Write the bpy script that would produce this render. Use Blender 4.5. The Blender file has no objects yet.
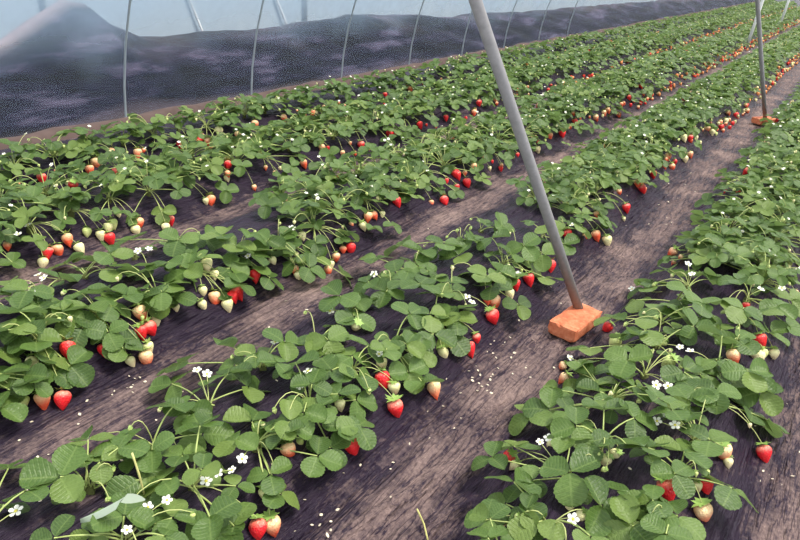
import bpy, math, random
import numpy as np
from mathutils import Matrix, Vector, Euler

random.seed(7)
np.random.seed(7)
SC = bpy.context.scene
COL = SC.collection
rnd = random.random
def uni(a, b): return a + (b - a) * random.random()

# ------------------------------------------------------------------ camera
F, CH = 700.0, 1.4                        # focal length in pixels of an 800 px wide frame, eye height
RM = np.array([[0.83804372, -0.30090887, 0.45512259],
               [0.5387263, 0.32434655, -0.77754311],
               [0.08635218, 0.89680163, 0.43392412]])
EYE = np.array([0.0, 0.0, CH])
cam = bpy.data.cameras.new('camera')
cam.sensor_width = 36.0
cam.lens = F / 800.0 * 36.0
cam.clip_start = 0.05
cam.clip_end = 300
camo = bpy.data.objects.new('camera', cam)
camo.matrix_world = Matrix([list(RM[0]) + [0], list(RM[1]) + [0], list(RM[2]) + [CH], [0, 0, 0, 1]])
COL.objects.link(camo)
SC.camera = camo

# ------------------------------------------------------------------ light
SC.view_settings.view_transform = 'Standard'
SC.view_settings.look = 'None'
SC.view_settings.gamma = 1.0
SC.view_settings.use_curve_mapping = False
SC.view_settings.exposure = 0.92
W = bpy.data.worlds.new('world')
SC.world = W
W.use_nodes = True
wn, wl = W.node_tree.nodes, W.node_tree.links
wn.clear()
wo = wn.new('ShaderNodeOutputWorld')
wb = wn.new('ShaderNodeBackground')
wb.inputs['Color'].default_value = (0.93, 0.96, 1.0, 1)
wb.inputs['Strength'].default_value = 0.85
wl.new(wb.outputs[0], wo.inputs[0])
sun = bpy.data.lights.new('hazy_sun', 'SUN')
sun.energy = 3.2
sun.angle = math.radians(18)
sun.color = (1.0, 0.93, 0.80)
suno = bpy.data.objects.new('hazy_sun', sun)
suno.rotation_euler = Vector((-0.42, -0.30, -1.0)).to_track_quat('-Z', 'Y').to_euler()
suno.location = (3, 3, 8)
COL.objects.link(suno)

# ------------------------------------------------------------------ maths helpers
def ray(px, py):
    v = RM @ np.array([px - 400.0, 270.0 - py, -F])
    return v / np.linalg.norm(v)
def project(p):
    c = RM.T @ (np.asarray(p, float) - EYE)
    if c[2] > -0.05: return None
    return (400 + F * c[0] / -c[2], 270 - F * c[1] / -c[2], -c[2])

BEDS = [-0.185, -1.145, -2.05, -2.92, -3.64]           # centre lines of the raised beds
BED_H, TOPW, FOOTW = 0.115, 0.13, 0.36
def prof(x):
    d = np.min(np.abs(np.asarray(x)[..., None] - np.array(BEDS + [0.73])), axis=-1)
    t = np.clip((FOOTW - d) / (FOOTW - TOPW), 0, 1)
    return BED_H * t * t * (3 - 2 * t)
ALLB = BEDS + [0.73]
def prof1(x):
    d = min(abs(x - b) for b in ALLB)
    t = min(1.0, max(0.0, (FOOTW - d) / (FOOTW - TOPW)))
    return BED_H * t * t * (3 - 2 * t)
def drop(px, py, h):
    """the point a height h over the mulch that shows at this place of the photo"""
    r = ray(px, py)
    lo, hi = 0.3, 60.0
    t = 0.6
    while t < 60:
        if CH + t * r[2] < prof1(t * r[0]) + h:
            break
        t += 0.02 if t < 6 else 0.06
    return EYE + t * r, t

LAT = {}
def lattice(n, seed):
    if seed in LAT: return LAT[seed]
    LAT[seed] = np.random.RandomState(seed).rand(n, n) * 2 - 1
    return LAT[seed]
def vnoise(x, y, seed):
    g = lattice(256, seed)
    xi, yi = np.floor(x).astype(int), np.floor(y).astype(int)
    u, v = x - xi, y - yi
    u, v = u * u * (3 - 2 * u), v * v * (3 - 2 * v)
    a, b = g[xi % 256, yi % 256], g[(xi + 1) % 256, yi % 256]
    c, d = g[xi % 256, (yi + 1) % 256], g[(xi + 1) % 256, (yi + 1) % 256]
    return (a * (1 - u) + b * u) * (1 - v) + (c * (1 - u) + d * u) * v

# ------------------------------------------------------------------ materials
def mat(name):
    m = bpy.data.materials.new(name)
    m.use_nodes = True
    n, l = m.node_tree.nodes, m.node_tree.links
    b = n['Principled BSDF']
    return m, n, l, b
def ramp(n, stops, interp='LINEAR'):
    r = n.new('ShaderNodeValToRGB')
    r.color_ramp.interpolation = interp
    e = r.color_ramp.elements
    e[0].position, e[0].color = stops[0][0], (*stops[0][1], 1)
    e[1].position, e[1].color = stops[1][0], (*stops[1][1], 1)
    for p, c in stops[2:]:
        k = e.new(p)
        k.color = (*c, 1)
    return r
def mix(n, l, fac, a, b, mode='MIX'):
    m = n.new('ShaderNodeMix')
    m.data_type = 'RGBA'
    m.blend_type = mode
    for sock, v in ((0, fac), (6, a), (7, b)):
        if isinstance(v, (int, float)): m.inputs[sock].default_value = v
        elif isinstance(v, tuple): m.inputs[sock].default_value = (*v, 1)
        else: l.new(v, m.inputs[sock])
    return m.outputs[2]
def math_node(n, l, op, a, b=None):
    m = n.new('ShaderNodeMath')
    m.operation = op
    for i, v in enumerate((a, b)):
        if v is None: continue
        if isinstance(v, (int, float)): m.inputs[i].default_value = v
        else: l.new(v, m.inputs[i])
    return m.outputs[0]
def noise(n, l, vec, scale, detail=3, rough=0.5):
    t = n.new('ShaderNodeTexNoise')
    t.inputs['Scale'].default_value = scale
    t.inputs['Detail'].default_value = detail
    t.inputs['Roughness'].default_value = rough
    if vec is not None: l.new(vec, t.inputs['Vector'])
    return t.outputs['Fac']
def bump(n, l, h, strength, dist, b):
    k = n.new('ShaderNodeBump')
    k.inputs['Strength'].default_value = strength
    k.inputs['Distance'].default_value = dist
    l.new(h, k.inputs['Height'])
    l.new(k.outputs[0], b.inputs['Normal'])

def leaf_material(name, per_island):
    m, n, l, b = mat(name)
    if per_island:
        g = n.new('ShaderNodeNewGeometry')
        rn = g.outputs['Random Per Island']
    else:
        oi = n.new('ShaderNodeObjectInfo')
        rn = oi.outputs['Random']
    g2 = n.new('ShaderNodeNewGeometry')
    cr = ramp(n, [(0.0, (0.026, 0.064, 0.018)), (0.35, (0.054, 0.112, 0.026)),
                  (0.7, (0.095, 0.170, 0.038)), (0.94, (0.18, 0.25, 0.060))])
    l.new(rn, cr.inputs[0])
    uv = n.new('ShaderNodeUVMap')
    sep = n.new('ShaderNodeSeparateXYZ')
    l.new(uv.outputs[0], sep.inputs[0])
    av = math_node(n, l, 'ABSOLUTE', math_node(n, l, 'SUBTRACT', sep.outputs[1], 0.5))
    ph = math_node(n, l, 'MULTIPLY', math_node(n, l, 'SUBTRACT', sep.outputs[0], math_node(n, l, 'MULTIPLY', av, 0.75)), 50.0)
    s = math_node(n, l, 'SINE', ph)
    s = math_node(n, l, 'POWER', math_node(n, l, 'MULTIPLY', math_node(n, l, 'ADD', s, 1.0), 0.5), 5.0)
    rib = math_node(n, l, 'LESS_THAN', av, 0.014)
    vein = math_node(n, l, 'MAXIMUM', math_node(n, l, 'MULTIPLY', s, 0.5), rib)
    c1 = mix(n, l, math_node(n, l, 'MULTIPLY', vein, 0.45), cr.outputs[0], (0.24, 0.33, 0.10))
    tc = n.new('ShaderNodeTexCoord')
    ns = noise(n, l, tc.outputs['Object'], 9.0 if not per_island else 14.0, 3)
    c2 = mix(n, l, 0.35, c1, mix(n, l, ns, (0.03, 0.07, 0.015), (0.20, 0.29, 0.07)))
    c3 = mix(n, l, math_node(n, l, 'MULTIPLY', g2.outputs['Backfacing'], 0.6), c2, (0.23, 0.32, 0.18))
    l.new(c3, b.inputs['Base Color'])
    b.inputs['Roughness'].default_value = 0.38
    b.inputs['Specular IOR Level'].default_value = 0.36
    bump(n, l, math_node(n, l, 'SUBTRACT', ns, math_node(n, l, 'MULTIPLY', vein, 0.6)), 0.35, 0.01, b)
    tr = n.new('ShaderNodeBsdfTranslucent')
    l.new(mix(n, l, 0.5, c3, (0.24, 0.38, 0.05)), tr.inputs[0])
    ms = n.new('ShaderNodeMixShader')
    ms.inputs[0].default_value = 0.28
    l.new(b.outputs[0], ms.inputs[1])
    l.new(tr.outputs[0], ms.inputs[2])
    l.new(ms.outputs[0], n['Material Output'].inputs[0])
    return m
M_LEAF = leaf_material('leaf_green', False)
M_LEAFI = leaf_material('leaf_green_far', True)

def simple(name, c, rough=0.5, spec=0.4, var=0.25, scale=30, trans=0.0):
    m, n, l, b = mat(name)
    tc = n.new('ShaderNodeTexCoord')
    ns = noise(n, l, tc.outputs['Object'], scale, 4)
    d = tuple(x * (1 - var) for x in c)
    u = tuple(min(1, x * (1 + var)) for x in c)
    l.new(mix(n, l, ns, d, u), b.inputs['Base Color'])
    b.inputs['Roughness'].default_value = rough
    b.inputs['Specular IOR Level'].default_value = spec
    return m
M_STEM = simple('petiole_green', (0.36, 0.43, 0.14), 0.5, 0.4)
M_STALK = simple('truss_stalk', (0.42, 0.46, 0.17), 0.5, 0.4)
M_CALYX = simple('calyx_green', (0.25, 0.38, 0.09), 0.5, 0.4)
M_PETAL = simple('petal_white', (0.78, 0.78, 0.70), 0.6, 0.3, 0.05)
M_EYE = simple('flower_eye', (0.66, 0.58, 0.10), 0.7, 0.2)
M_CROWN = simple('crown_brown', (0.10, 0.11, 0.035), 0.8, 0.2)

def berry_material(name, tip, shoulder, lo, hi, seed):
    m, n, l, b = mat(name)
    tc = n.new('ShaderNodeTexCoord')
    sep = n.new('ShaderNodeSeparateXYZ')
    l.new(tc.outputs['Object'], sep.inputs[0])
    z = math_node(n, l, 'MULTIPLY', sep.outputs[2], -1.0)
    oi = n.new('ShaderNodeObjectInfo')
    z2 = math_node(n, l, 'ADD', z, math_node(n, l, 'MULTIPLY', math_node(n, l, 'SUBTRACT', oi.outputs['Random'], 0.5), 0.3))
    z3 = math_node(n, l, 'ADD', z2, math_node(n, l, 'MULTIPLY', math_node(n, l, 'SUBTRACT', noise(n, l, tc.outputs['Object'], 3.0, 2), 0.5), 0.4))
    r = ramp(n, [(lo, shoulder), (hi, tip)])
    l.new(z3, r.inputs[0])
    vo = n.new('ShaderNodeTexVoronoi')
    vo.inputs['Scale'].default_value = 13.0
    l.new(tc.outputs['Object'], vo.inputs['Vector'])
    dot = math_node(n, l, 'LESS_THAN', vo.outputs['Distance'], 0.17)
    c = mix(n, l, math_node(n, l, 'MULTIPLY', dot, 0.5), r.outputs[0], seed)
    l.new(c, b.inputs['Base Color'])
    b.inputs['Roughness'].default_value = 0.34
    b.inputs['Specular IOR Level'].default_value = 0.5
    b.inputs['Subsurface Weight'].default_value = 0.0
    bump(n, l, vo.outputs['Distance'], 0.25, 0.03, b)
    return m
M_BERRY = {
    'r': berry_material('berry_ripe', (0.86, 0.020, 0.028), (0.95, 0.28, 0.20), 0.0, 0.26, (0.90, 0.40, 0.15)),
    'o': berry_material('berry_turning', (0.90, 0.11, 0.045), (0.95, 0.66, 0.36), 0.10, 0.70, (0.90, 0.55, 0.22)),
    'w': berry_material('berry_pale', (0.95, 0.78, 0.46), (0.86, 0.82, 0.42), 0.2, 0.8, (0.78, 0.64, 0.24)),
    'g': berry_material('berry_green', (0.72, 0.74, 0.30), (0.58, 0.68, 0.22), 0.2, 0.8, (0.55, 0.48, 0.16))}

# black mulch film with dust trodden into the furrows
m, n, l, b = mat('mulch_film')
tc = n.new('ShaderNodeTexCoord')
mp = n.new('ShaderNodeMapping')
mp.inputs['Scale'].default_value = (1.0, 0.11, 1.0)
mp.inputs['Rotation'].default_value = (0, 0, math.radians(10))
l.new(tc.outputs['Object'], mp.inputs['Vector'])
streak = noise(n, l, mp.outputs[0], 38.0, 6, 0.65)
big = noise(n, l, tc.outputs['Object'], 3.2, 4, 0.6)
fine = noise(n, l, tc.outputs['Object'], 70.0, 4, 0.7)
at = n.new('ShaderNodeAttribute')
at.attribute_name = 'dust'
dust = at.outputs['Fac']
dm = math_node(n, l, 'ADD', dust, math_node(n, l, 'MULTIPLY', math_node(n, l, 'SUBTRACT', big, 0.5), 1.9))
dm = math_node(n, l, 'ADD', dm, math_node(n, l, 'MULTIPLY', math_node(n, l, 'SUBTRACT', streak, 0.5), 1.0))
dm = math_node(n, l, 'ADD', dm, math_node(n, l, 'MULTIPLY', math_node(n, l, 'SUBTRACT', fine, 0.5), 0.8))
rid = math_node(n, l, 'ABSOLUTE', math_node(n, l, 'SUBTRACT', noise(n, l, mp.outputs[0], 30.0, 4, 0.55), 0.5))
crease_shade = math_node(n, l, 'MAXIMUM', math_node(n, l, 'SUBTRACT', 0.035, rid), 0.0)
dm = math_node(n, l, 'SUBTRACT', dm, math_node(n, l, 'MULTIPLY', crease_shade, 10.0))  # shade of the creases painted on as thin dark lines through the dust
dr = ramp(n, [(0.22, (0, 0, 0)), (0.98, (1, 1, 1))])
l.new(dm, dr.inputs[0])
base = mix(n, l, streak, (0.009, 0.0055, 0.014), (0.036, 0.023, 0.042))
dcol = mix(n, l, fine, (0.135, 0.088, 0.088), (0.40, 0.285, 0.25))
colr = mix(n, l, math_node(n, l, 'MULTIPLY', dr.outputs[0], 0.85), base, dcol)
l.new(colr, b.inputs['Base Color'])
rr = ramp(n, [(0.0, (0.36, 0.36, 0.36)), (0.6, (0.72, 0.72, 0.72))])
l.new(dr.outputs[0], rr.inputs[0])
l.new(rr.outputs[0], b.inputs['Roughness'])
b.inputs['Specular IOR Level'].default_value = 0.14
hh = math_node(n, l, 'ADD', math_node(n, l, 'MULTIPLY', streak, 0.5), math_node(n, l, 'MULTIPLY', fine, 0.12))
hh = math_node(n, l, 'SUBTRACT', hh, math_node(n, l, 'MULTIPLY', rid, 2.2))
bump(n, l, hh, 1.0, 0.026, b)
M_MULCH = m

# greenhouse film: clear polythene gone milky
def film_material(name, clear, tint, mist=0.0):
    m, n, l, b = mat(name)
    n.remove(b)
    tc = n.new('ShaderNodeTexCoord')
    tr = n.new('ShaderNodeBsdfTransparent')
    tr.inputs[0].default_value = (0.95, 0.97, 0.98, 1)
    df = n.new('ShaderNodeBsdfDiffuse')
    tl = n.new('ShaderNodeBsdfTranslucent')
    ns = noise(n, l, tc.outputs['Object'], 1.6, 4, 0.6)
    c = mix(n, l, ns, tuple(x * 0.9 for x in tint), tint)
    l.new(c, df.inputs[0])
    l.new(c, tl.inputs[0])
    a = n.new('ShaderNodeMixShader')
    a.inputs[0].default_value = 0.65
    l.new(df.outputs[0], a.inputs[1])
    l.new(tl.outputs[0], a.inputs[2])
    k = n.new('ShaderNodeMixShader')
    # haze mixed in to blur the bank's crest: film clear low, milky higher up
    sp = n.new('ShaderNodeSeparateXYZ')
    l.new(tc.outputs['Object'], sp.inputs[0])
    zz = math_node(n, l, 'ADD', sp.outputs[2], math_node(n, l, 'MULTIPLY', math_node(n, l, 'SUBTRACT', ns, 0.5), 0.55))
    cr = ramp(n, [(0.40, (0, 0, 0)), (0.85, (1, 1, 1))])
    l.new(zz, cr.inputs[0])
    nm = math_node(n, l, 'ADD', 1 - clear, math_node(n, l, 'MULTIPLY', cr.outputs[0], mist))
    l.new(nm, k.inputs[0])
    l.new(tr.outputs[0], k.inputs[1])
    l.new(a.outputs[0], k.inputs[2])
    gl = n.new('ShaderNodeBsdfGlossy')
    gl.inputs['Roughness'].default_value = 0.35
    k2 = n.new('ShaderNodeMixShader')
    k2.inputs[0].default_value = 0.025
    l.new(k.outputs[0], k2.inputs[1])
    l.new(gl.outputs[0], k2.inputs[2])
    l.new(k2.outputs[0], n['Material Output'].inputs[0])
    return m
M_FILM = film_material('milky_film', 0.935, (0.44, 0.58, 0.74), 0.50)
M_ROOF = film_material('roof_film', 0.80, (0.85, 0.88, 0.90))
M_NEXT = simple('next_house_film', (0.33, 0.39, 0.45), 0.5, 0.4, 0.08, 2)

m, n, l, b = mat('bank_sheet')
tc = n.new('ShaderNodeTexCoord')
mp = n.new('ShaderNodeMapping')
mp.inputs['Scale'].default_value = (0.8, 0.32, 2.2)
mp.inputs['Rotation'].default_value = (math.radians(-20), 0, 0)
l.new(tc.outputs['Object'], mp.inputs['Vector'])
a1 = noise(n, l, mp.outputs[0], 4.0, 6, 0.65)
r1 = ramp(n, [(0.40, (0.001, 0.001, 0.004)), (0.53, (0.007, 0.007, 0.020)), (0.70, (0.070, 0.060, 0.100))])
l.new(a1, r1.inputs[0])
at = n.new('ShaderNodeAttribute')
at.attribute_name = 'soil'  # bare soil, plus the painted soft edge along the bank's crest
l.new(mix(n, l, at.outputs['Fac'], r1.outputs[0], (0.26, 0.20, 0.21)), b.inputs['Base Color'])
b.inputs['Roughness'].default_value = 0.6
b.inputs['Specular IOR Level'].default_value = 0.08
bump(n, l, a1, 0.6, 0.06, b)
M_BANK = m
M_SOIL = simple('bare_soil', (0.10, 0.068, 0.062), 0.9, 0.2, 0.35, 12)

def metal(name, c, rough, met, sc=40):
    m, n, l, b = mat(name)
    tc = n.new('ShaderNodeTexCoord')
    ns = noise(n, l, tc.outputs['Object'], sc, 5, 0.65)
    l.new(mix(n, l, ns, tuple(x * 0.65 for x in c), tuple(min(1, x * 1.3) for x in c)), b.inputs['Base Color'])
    b.inputs['Roughness'].default_value = rough
    b.inputs['Metallic'].default_value = met
    bump(n, l, ns, 0.15, 0.004, b)
    return m
M_POLE = metal('galvanised_pole', (0.24, 0.23, 0.24), 0.6, 0.1)
M_HOOP = metal('galvanised_hoop', (0.27, 0.31, 0.34), 0.6, 0.0)
M_WPOST = metal('white_post', (0.72, 0.72, 0.70), 0.5, 0.0)
M_CORD = simple('black_cord', (0.02, 0.018, 0.02), 0.5, 0.4)
M_ROPE = simple('pale_rope', (0.75, 0.76, 0.78), 0.7, 0.2)
M_DRY = simple('withered_green', (0.40, 0.47, 0.36), 0.6, 0.3, 0.15, 20)
M_STRAW = simple('straw_yellow', (0.55, 0.52, 0.20), 0.6, 0.3)

m, n, l, b = mat('red_brick')
tc = n.new('ShaderNodeTexCoord')
a1 = noise(n, l, tc.outputs['Object'], 18.0, 6, 0.65)
a2 = noise(n, l, tc.outputs['Object'], 90.0, 4, 0.6)
r1 = ramp(n, [(0.28, (0.30, 0.065, 0.028)), (0.47, (0.52, 0.14, 0.060)), (0.60, (0.62, 0.22, 0.11)), (0.72, (0.76, 0.50, 0.38))])
l.new(math_node(n, l, 'ADD', math_node(n, l, 'MULTIPLY', a1, 0.8), math_node(n, l, 'MULTIPLY', a2, 0.2)), r1.inputs[0])
l.new(r1.outputs[0], b.inputs['Base Color'])
b.inputs['Roughness'].default_value = 0.85
bump(n, l, math_node(n, l, 'ADD', a1, math_node(n, l, 'MULTIPLY', a2, 0.5)), 0.7, 0.008, b)
M_BRICK = m

# ------------------------------------------------------------------ mesh helpers
def mesh(name, verts, faces, mats, midx=None, uvs=None, smooth=True):
    me = bpy.data.meshes.new(name)
    me.from_pydata([tuple(v) for v in verts], [], faces)
    for k in mats: me.materials.append(k)
    if midx is not None: me.polygons.foreach_set('material_index', np.asarray(midx, dtype=np.int32))
    if uvs is not None:
        uvl = me.uv_layers.new(name='UVMap')
        li = np.zeros(len(me.loops), dtype=np.int32)
        me.loops.foreach_get('vertex_index', li)
        uvl.data.foreach_set('uv', np.asarray(uvs, dtype=np.float32)[li].ravel())
    me.polygons.foreach_set('use_smooth', np.full(len(me.polygons), smooth))
    me.update()
    return me
def link(name, me, parent=None, matrix=None):
    o = bpy.data.objects.new(name, me)
    COL.objects.link(o)
    if parent is not None: o.parent = parent
    if matrix is not None: o.matrix_basis = matrix
    return o
def tag(o, label=None, cat=None, group=None, kind=None):
    if label: o['label'] = label
    if cat: o['category'] = cat
    if group: o['group'] = group
    if kind: o['kind'] = kind
    return o
def frames(pts):
    pts = [np.asarray(p, float) for p in pts]
    out = []
    for i in range(len(pts)):
        t = pts[min(i + 1, len(pts) - 1)] - pts[max(i - 1, 0)]
        t = t / (np.linalg.norm(t) + 1e-9)
        ref = np.array([0, 0, 1.0]) if abs(t[2]) < 0.9 else np.array([1.0, 0, 0])
        a = np.cross(t, ref); a /= np.linalg.norm(a) + 1e-9
        out.append((a, np.cross(t, a)))
    return pts, out
def tube_data(pts, radii, sides=5, cap=True):
    pts, fr = frames(pts)
    V, Fc = [], []
    for i, p in enumerate(pts):
        for k in range(sides):
            an = 2 * math.pi * k / sides
            V.append(p + radii[i] * (math.cos(an) * fr[i][0] + math.sin(an) * fr[i][1]))
    for i in range(len(pts) - 1):
        for k in range(sides):
            a, b_ = i * sides + k, i * sides + (k + 1) % sides
            Fc.append((a, b_, b_ + sides, a + sides))
    if cap:
        Fc.append(tuple(range(sides))[::-1])
        Fc.append(tuple(range((len(pts) - 1) * sides, len(pts) * sides)))
    return V, Fc
def tube(name, pts, radii, material, parent=None, sides=5):
    if not isinstance(radii, (list, tuple)): radii = [radii] * len(pts)
    V, Fc = tube_data(pts, radii, sides)
    return link(name, mesh(name, V, Fc, [material]), parent)
def bez(p0, p1, p2, k=6):
    p0, p1, p2 = map(lambda q: np.asarray(q, float), (p0, p1, p2))
    return [(1 - t) ** 2 * p0 + 2 * t * (1 - t) * p1 + t * t * p2 for t in np.linspace(0, 1, k)]

# ------------------------------------------------------------------ the setting
def relief(X, Y):
    """creases and unevenness of the mulch film on top of the bed profile"""
    d = np.min(np.abs(X[..., None] - np.array(ALLB)), axis=-1)
    side = np.clip((d - 0.08) / 0.15, 0, 1)
    fade = 1.0 / (1 + (Y / 9.0) ** 2)
    cr = 0
    for k, (sx, sy, sh, amp) in enumerate([(24, 3.5, -0.14, 0.016), (38, 5.0, -0.26, 0.012), (60, 8.0, -0.05, 0.006), (18, 5.0, -0.36, 0.012)]):
        wob = 0.05 * vnoise(X * 2.5, Y * 1.5, 40 + k)
        nz = vnoise((X + sh * Y + wob) * sx + 31 * k, Y * sy * 0.35 + 17 * k, 3 + k)
        m_ = np.clip(vnoise(X * 2.2 + 9 * k, Y * 1.6, 60 + k) + 0.55, 0, 1)
        cr = cr + amp * m_ * (1 - np.abs(nz) * 1.9)
    return cr * (0.35 + 0.65 * side) * fade + 0.010 * vnoise(X * 5, Y * 4, 90) + 0.02 * vnoise(X * 1.1, Y * 0.9, 91) * (1 - side * 0.5)
def lift(p):
    return float(relief(np.array([p[0]]), np.array([p[1]]))[0])
def ground_mesh():
    xs = np.linspace(-4.3, 1.05, 430)
    ys = np.concatenate([np.arange(0.2, 5.2, 0.0155), np.geomspace(5.2, 45, 240)])
    X, Y = np.meshgrid(xs, ys)
    d = np.min(np.abs(X[..., None] - np.array(ALLB)), axis=-1)
    Z = prof(X) + relief(X, Y)
    # soil strip at the foot of the film
    h, w = X.shape
    V = np.stack([X, Y, Z], -1).reshape(-1, 3)
    idx = np.arange(h * w).reshape(h, w)
    Fc = np.stack([idx[:-1, :-1], idx[:-1, 1:], idx[1:, 1:], idx[1:, :-1]], -1).reshape(-1, 4)
    me = bpy.data.meshes.new('floor')
    me.vertices.add(len(V)); me.vertices.foreach_set('co', V.astype(np.float32).ravel())
    me.loops.add(Fc.size); me.loops.foreach_set('vertex_index', Fc.astype(np.int32).ravel())
    me.polygons.add(len(Fc)); me.polygons.foreach_set('loop_start', np.arange(0, Fc.size, 4, dtype=np.int32))
    me.update(calc_edges=True)
    me.polygons.foreach_set('use_smooth', np.full(len(Fc), True))
    me.materials.append(M_MULCH)
    dust = np.clip((d - 0.26) / 0.17, 0, 1) * 0.66
    at_ = me.attributes.new('dust', 'FLOAT', 'POINT')
    at_.data.foreach_set('value', dust.astype(np.float32).ravel())
    return me
fl = link('floor', ground_mesh())
tag(fl, 'black plastic mulch film over raised beds with dusty trodden furrows', kind='structure')

WX, ARC_A, ARC_B, ARC_C = -4.22, 3.9, 2.7, -0.32        # arch of the tunnel
def arch(t):                                            # t 0..pi from the near foot of the film wall over the crown
    c = math.cos(t)
    return (ARC_C - ARC_A * math.copysign(abs(c) ** 0.72, c), ARC_B * math.sin(t))
def sheet(name, prof_pts, ys, material, label, wob=0.0):
    V, Fc = [], []
    for j, y in enumerate(ys):
        for i, (x, z) in enumerate(prof_pts):
            q = wob * math.sin(y * 5.03 + i * 0.4) * (1 if 0 < i < len(prof_pts) - 1 else 0)
            V.append((x + q, y, z))
    w = len(prof_pts)
    for j in range(len(ys) - 1):
        for i in range(w - 1):
            a = j * w + i
            Fc.append((a, a + 1, a + w + 1, a + w))
    return tag(link(name, mesh(name, V, Fc, [material])), label, kind='structure')
YS = list(np.linspace(-2.0, 44, 185))
left_pts = [(-4.235, -0.06)] + [arch(t) for t in np.linspace(0.0, 0.62, 12)]
roof_pts = [arch(t) for t in np.linspace(0.62, math.pi - 0.62, 24)]
right_pts = [arch(t) for t in np.linspace(math.pi - 0.62, math.pi, 10)]
sheet('wall_left', left_pts, YS, M_FILM, 'milky bluish greenhouse film wall behind the strawberry beds', 0.008)
sheet('ceiling', roof_pts, YS, M_ROOF, 'pale arched greenhouse film overhead', 0.008)
sheet('wall_right', right_pts, YS, M_ROOF, 'pale greenhouse film closing the far side of the tunnel', 0.008)
# bare soil strip at the foot of the film
ys = np.arange(-1.0, 40, 0.12)
V, Fc = [], []
for j, y in enumerate(ys):
    for i, x in enumerate(np.linspace(-4.25, -4.09, 5)):
        V.append((x, y, 0.045 + 0.025 * math.sin(math.pi * i / 4) + 0.02 * float(vnoise(np.array(x * 9), np.array(y * 5), 12)) - (0.06 if i == 4 else 0)))
for j in range(len(ys) - 1):
    for i in range(4):
        a = j * 5 + i
        Fc.append((a, a + 1, a + 6, a + 5))
tag(link('soil_strip_floor', mesh('soil_strip', V, Fc, [M_SOIL])), 'bare brown soil strip along the foot of the film wall', kind='structure')
# outside: flat ground, the dark sheeted bank and the next greenhouse
V = [(-16, -6, -0.12), (-4.24, -6, -0.12), (-4.24, 60, -0.12), (-16, 60, -0.12)]
tag(link('ground', mesh('ground', V, [(0, 1, 2, 3)], [M_SOIL], smooth=False)), 'bare soil outside the greenhouse film', kind='structure')
crest = [(-2, .30), (2.0, .33), (2.6, .36), (2.9, .45), (3.15, .58), (3.4, .70), (3.55, .68), (3.75, .52), (4.05, .40), (4.5, .38), (5.1, .38), (5.9, .36), (6.5, .43), (7.1, .50), (7.8, .44), (9.1, .36), (10.7, .34), (13.3, .31), (15.6, .29), (30, .25), (44, .25)]
cy, cz = [c[0] for c in crest], [c[1] for c in crest]
ys = np.concatenate([np.arange(-2, 14, 0.05), np.arange(14, 44, 0.3)])
us = np.linspace(0, 1, 26)
V, Fc, soil = [], [], []
for y in ys:
    H = np.interp(y, cy, cz)
    for u in us:
        x = -4.32 - 1.15 * u
        s = math.sin(math.pi * min(u / 0.75, 1) * 0.5) ** 0.9 if u < 0.75 else math.cos((u - 0.75) / 0.25 * math.pi / 2) ** 0.7
        wv = 0.035 * float(vnoise(np.array(u * 7 + y * 1.4), np.array(y * 1.1 + u * 2), 21)) + 0.015 * float(vnoise(np.array(u * 18 + y * 3), np.array(y * 2.3), 22))
        z = -0.12 + (H + 0.12) * s + wv * min(1, s * 2)
        V.append((x, y, z))
        k = 0.0
        if y < 3.9: k = np.clip((u - 0.60) / 0.12, 0, 1) * np.clip((3.7 - y) / 0.3, 0, 1)
        k = max(k, 0.12 * float(np.clip((u - 0.52 + 0.22 * vnoise(np.array(y * 2.1), np.array(u * 5), 55)) / 0.25, 0, 1)))  # crest painted paler to imitate the hazy blur through the film, no soil here
        if u < 0.12: k = max(k, 0.5 * (0.12 - u) / 0.12)
        soil.append(k)
w = len(us)
for j in range(len(ys) - 1):
    for i in range(w - 1):
        a = j * w + i
        Fc.append((a, a + 1, a + w + 1, a + w))
me = mesh('bank', V, Fc, [M_BANK])
at_ = me.attributes.new('soil', 'FLOAT', 'POINT')
at_.data.foreach_set('value', np.asarray(soil, dtype=np.float32))
tag(link('terrain', me), 'dark sheeted bank outside, seen hazily through the film wall', kind='structure')
nx = [(-6.4, -0.12), (-6.42, 0.5), (-6.5, 1.0), (-6.68, 1.5), (-7.0, 1.95), (-7.5, 2.3), (-8.2, 2.55), (-9.2, 2.65), (-10.2, 2.55), (-11, 2.2), (-11.6, 1.5), (-11.8, 0.6), (-11.85, -0.12)]
sheet('wall_outer', nx, list(np.linspace(-2, 50, 60)), M_NEXT, 'pale film of the neighbouring greenhouse, blurred behind the film wall')

# ------------------------------------------------------------------ hoops, poles, bricks
ORD = ['first', 'second', 'third', 'fourth', 'fifth', 'sixth', 'seventh', 'eighth', 'ninth', 'tenth', 'eleventh', 'twelfth', 'thirteenth', 'fourteenth', 'fifteenth', 'sixteenth', 'seventeenth', 'eighteenth', 'nineteenth', 'twentieth']
TENS = {20: 'twenty', 30: 'thirty', 40: 'forty', 50: 'fifty'}
def ordinal(i):
    if i < 20: return ORD[i]
    k = i + 1
    if k % 10 == 0: return {30: 'thirtieth', 40: 'fortieth', 50: 'fiftieth'}.get(k, 'last')
    return TENS[k // 10 * 10] + '-' + ORD[k % 10 - 1]
hoop_y = [3.14 + 1.255 * i for i in range(8)]
for i, y in enumerate(hoop_y):
    pts = [(-4.18, y, -0.03)] + [(arch(t)[0] * 0.992, y, arch(t)[1] - 0.03 * math.sin(t)) for t in np.linspace(0, math.pi, 31)]
    o = tube('greenhouse_hoop', pts, 0.0075, M_HOOP, sides=8)
    tag(o, 'thin grey steel hoop against the film wall, %s from the left edge' % ordinal(i), 'hoop', 'steel hoops along the film wall')
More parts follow.
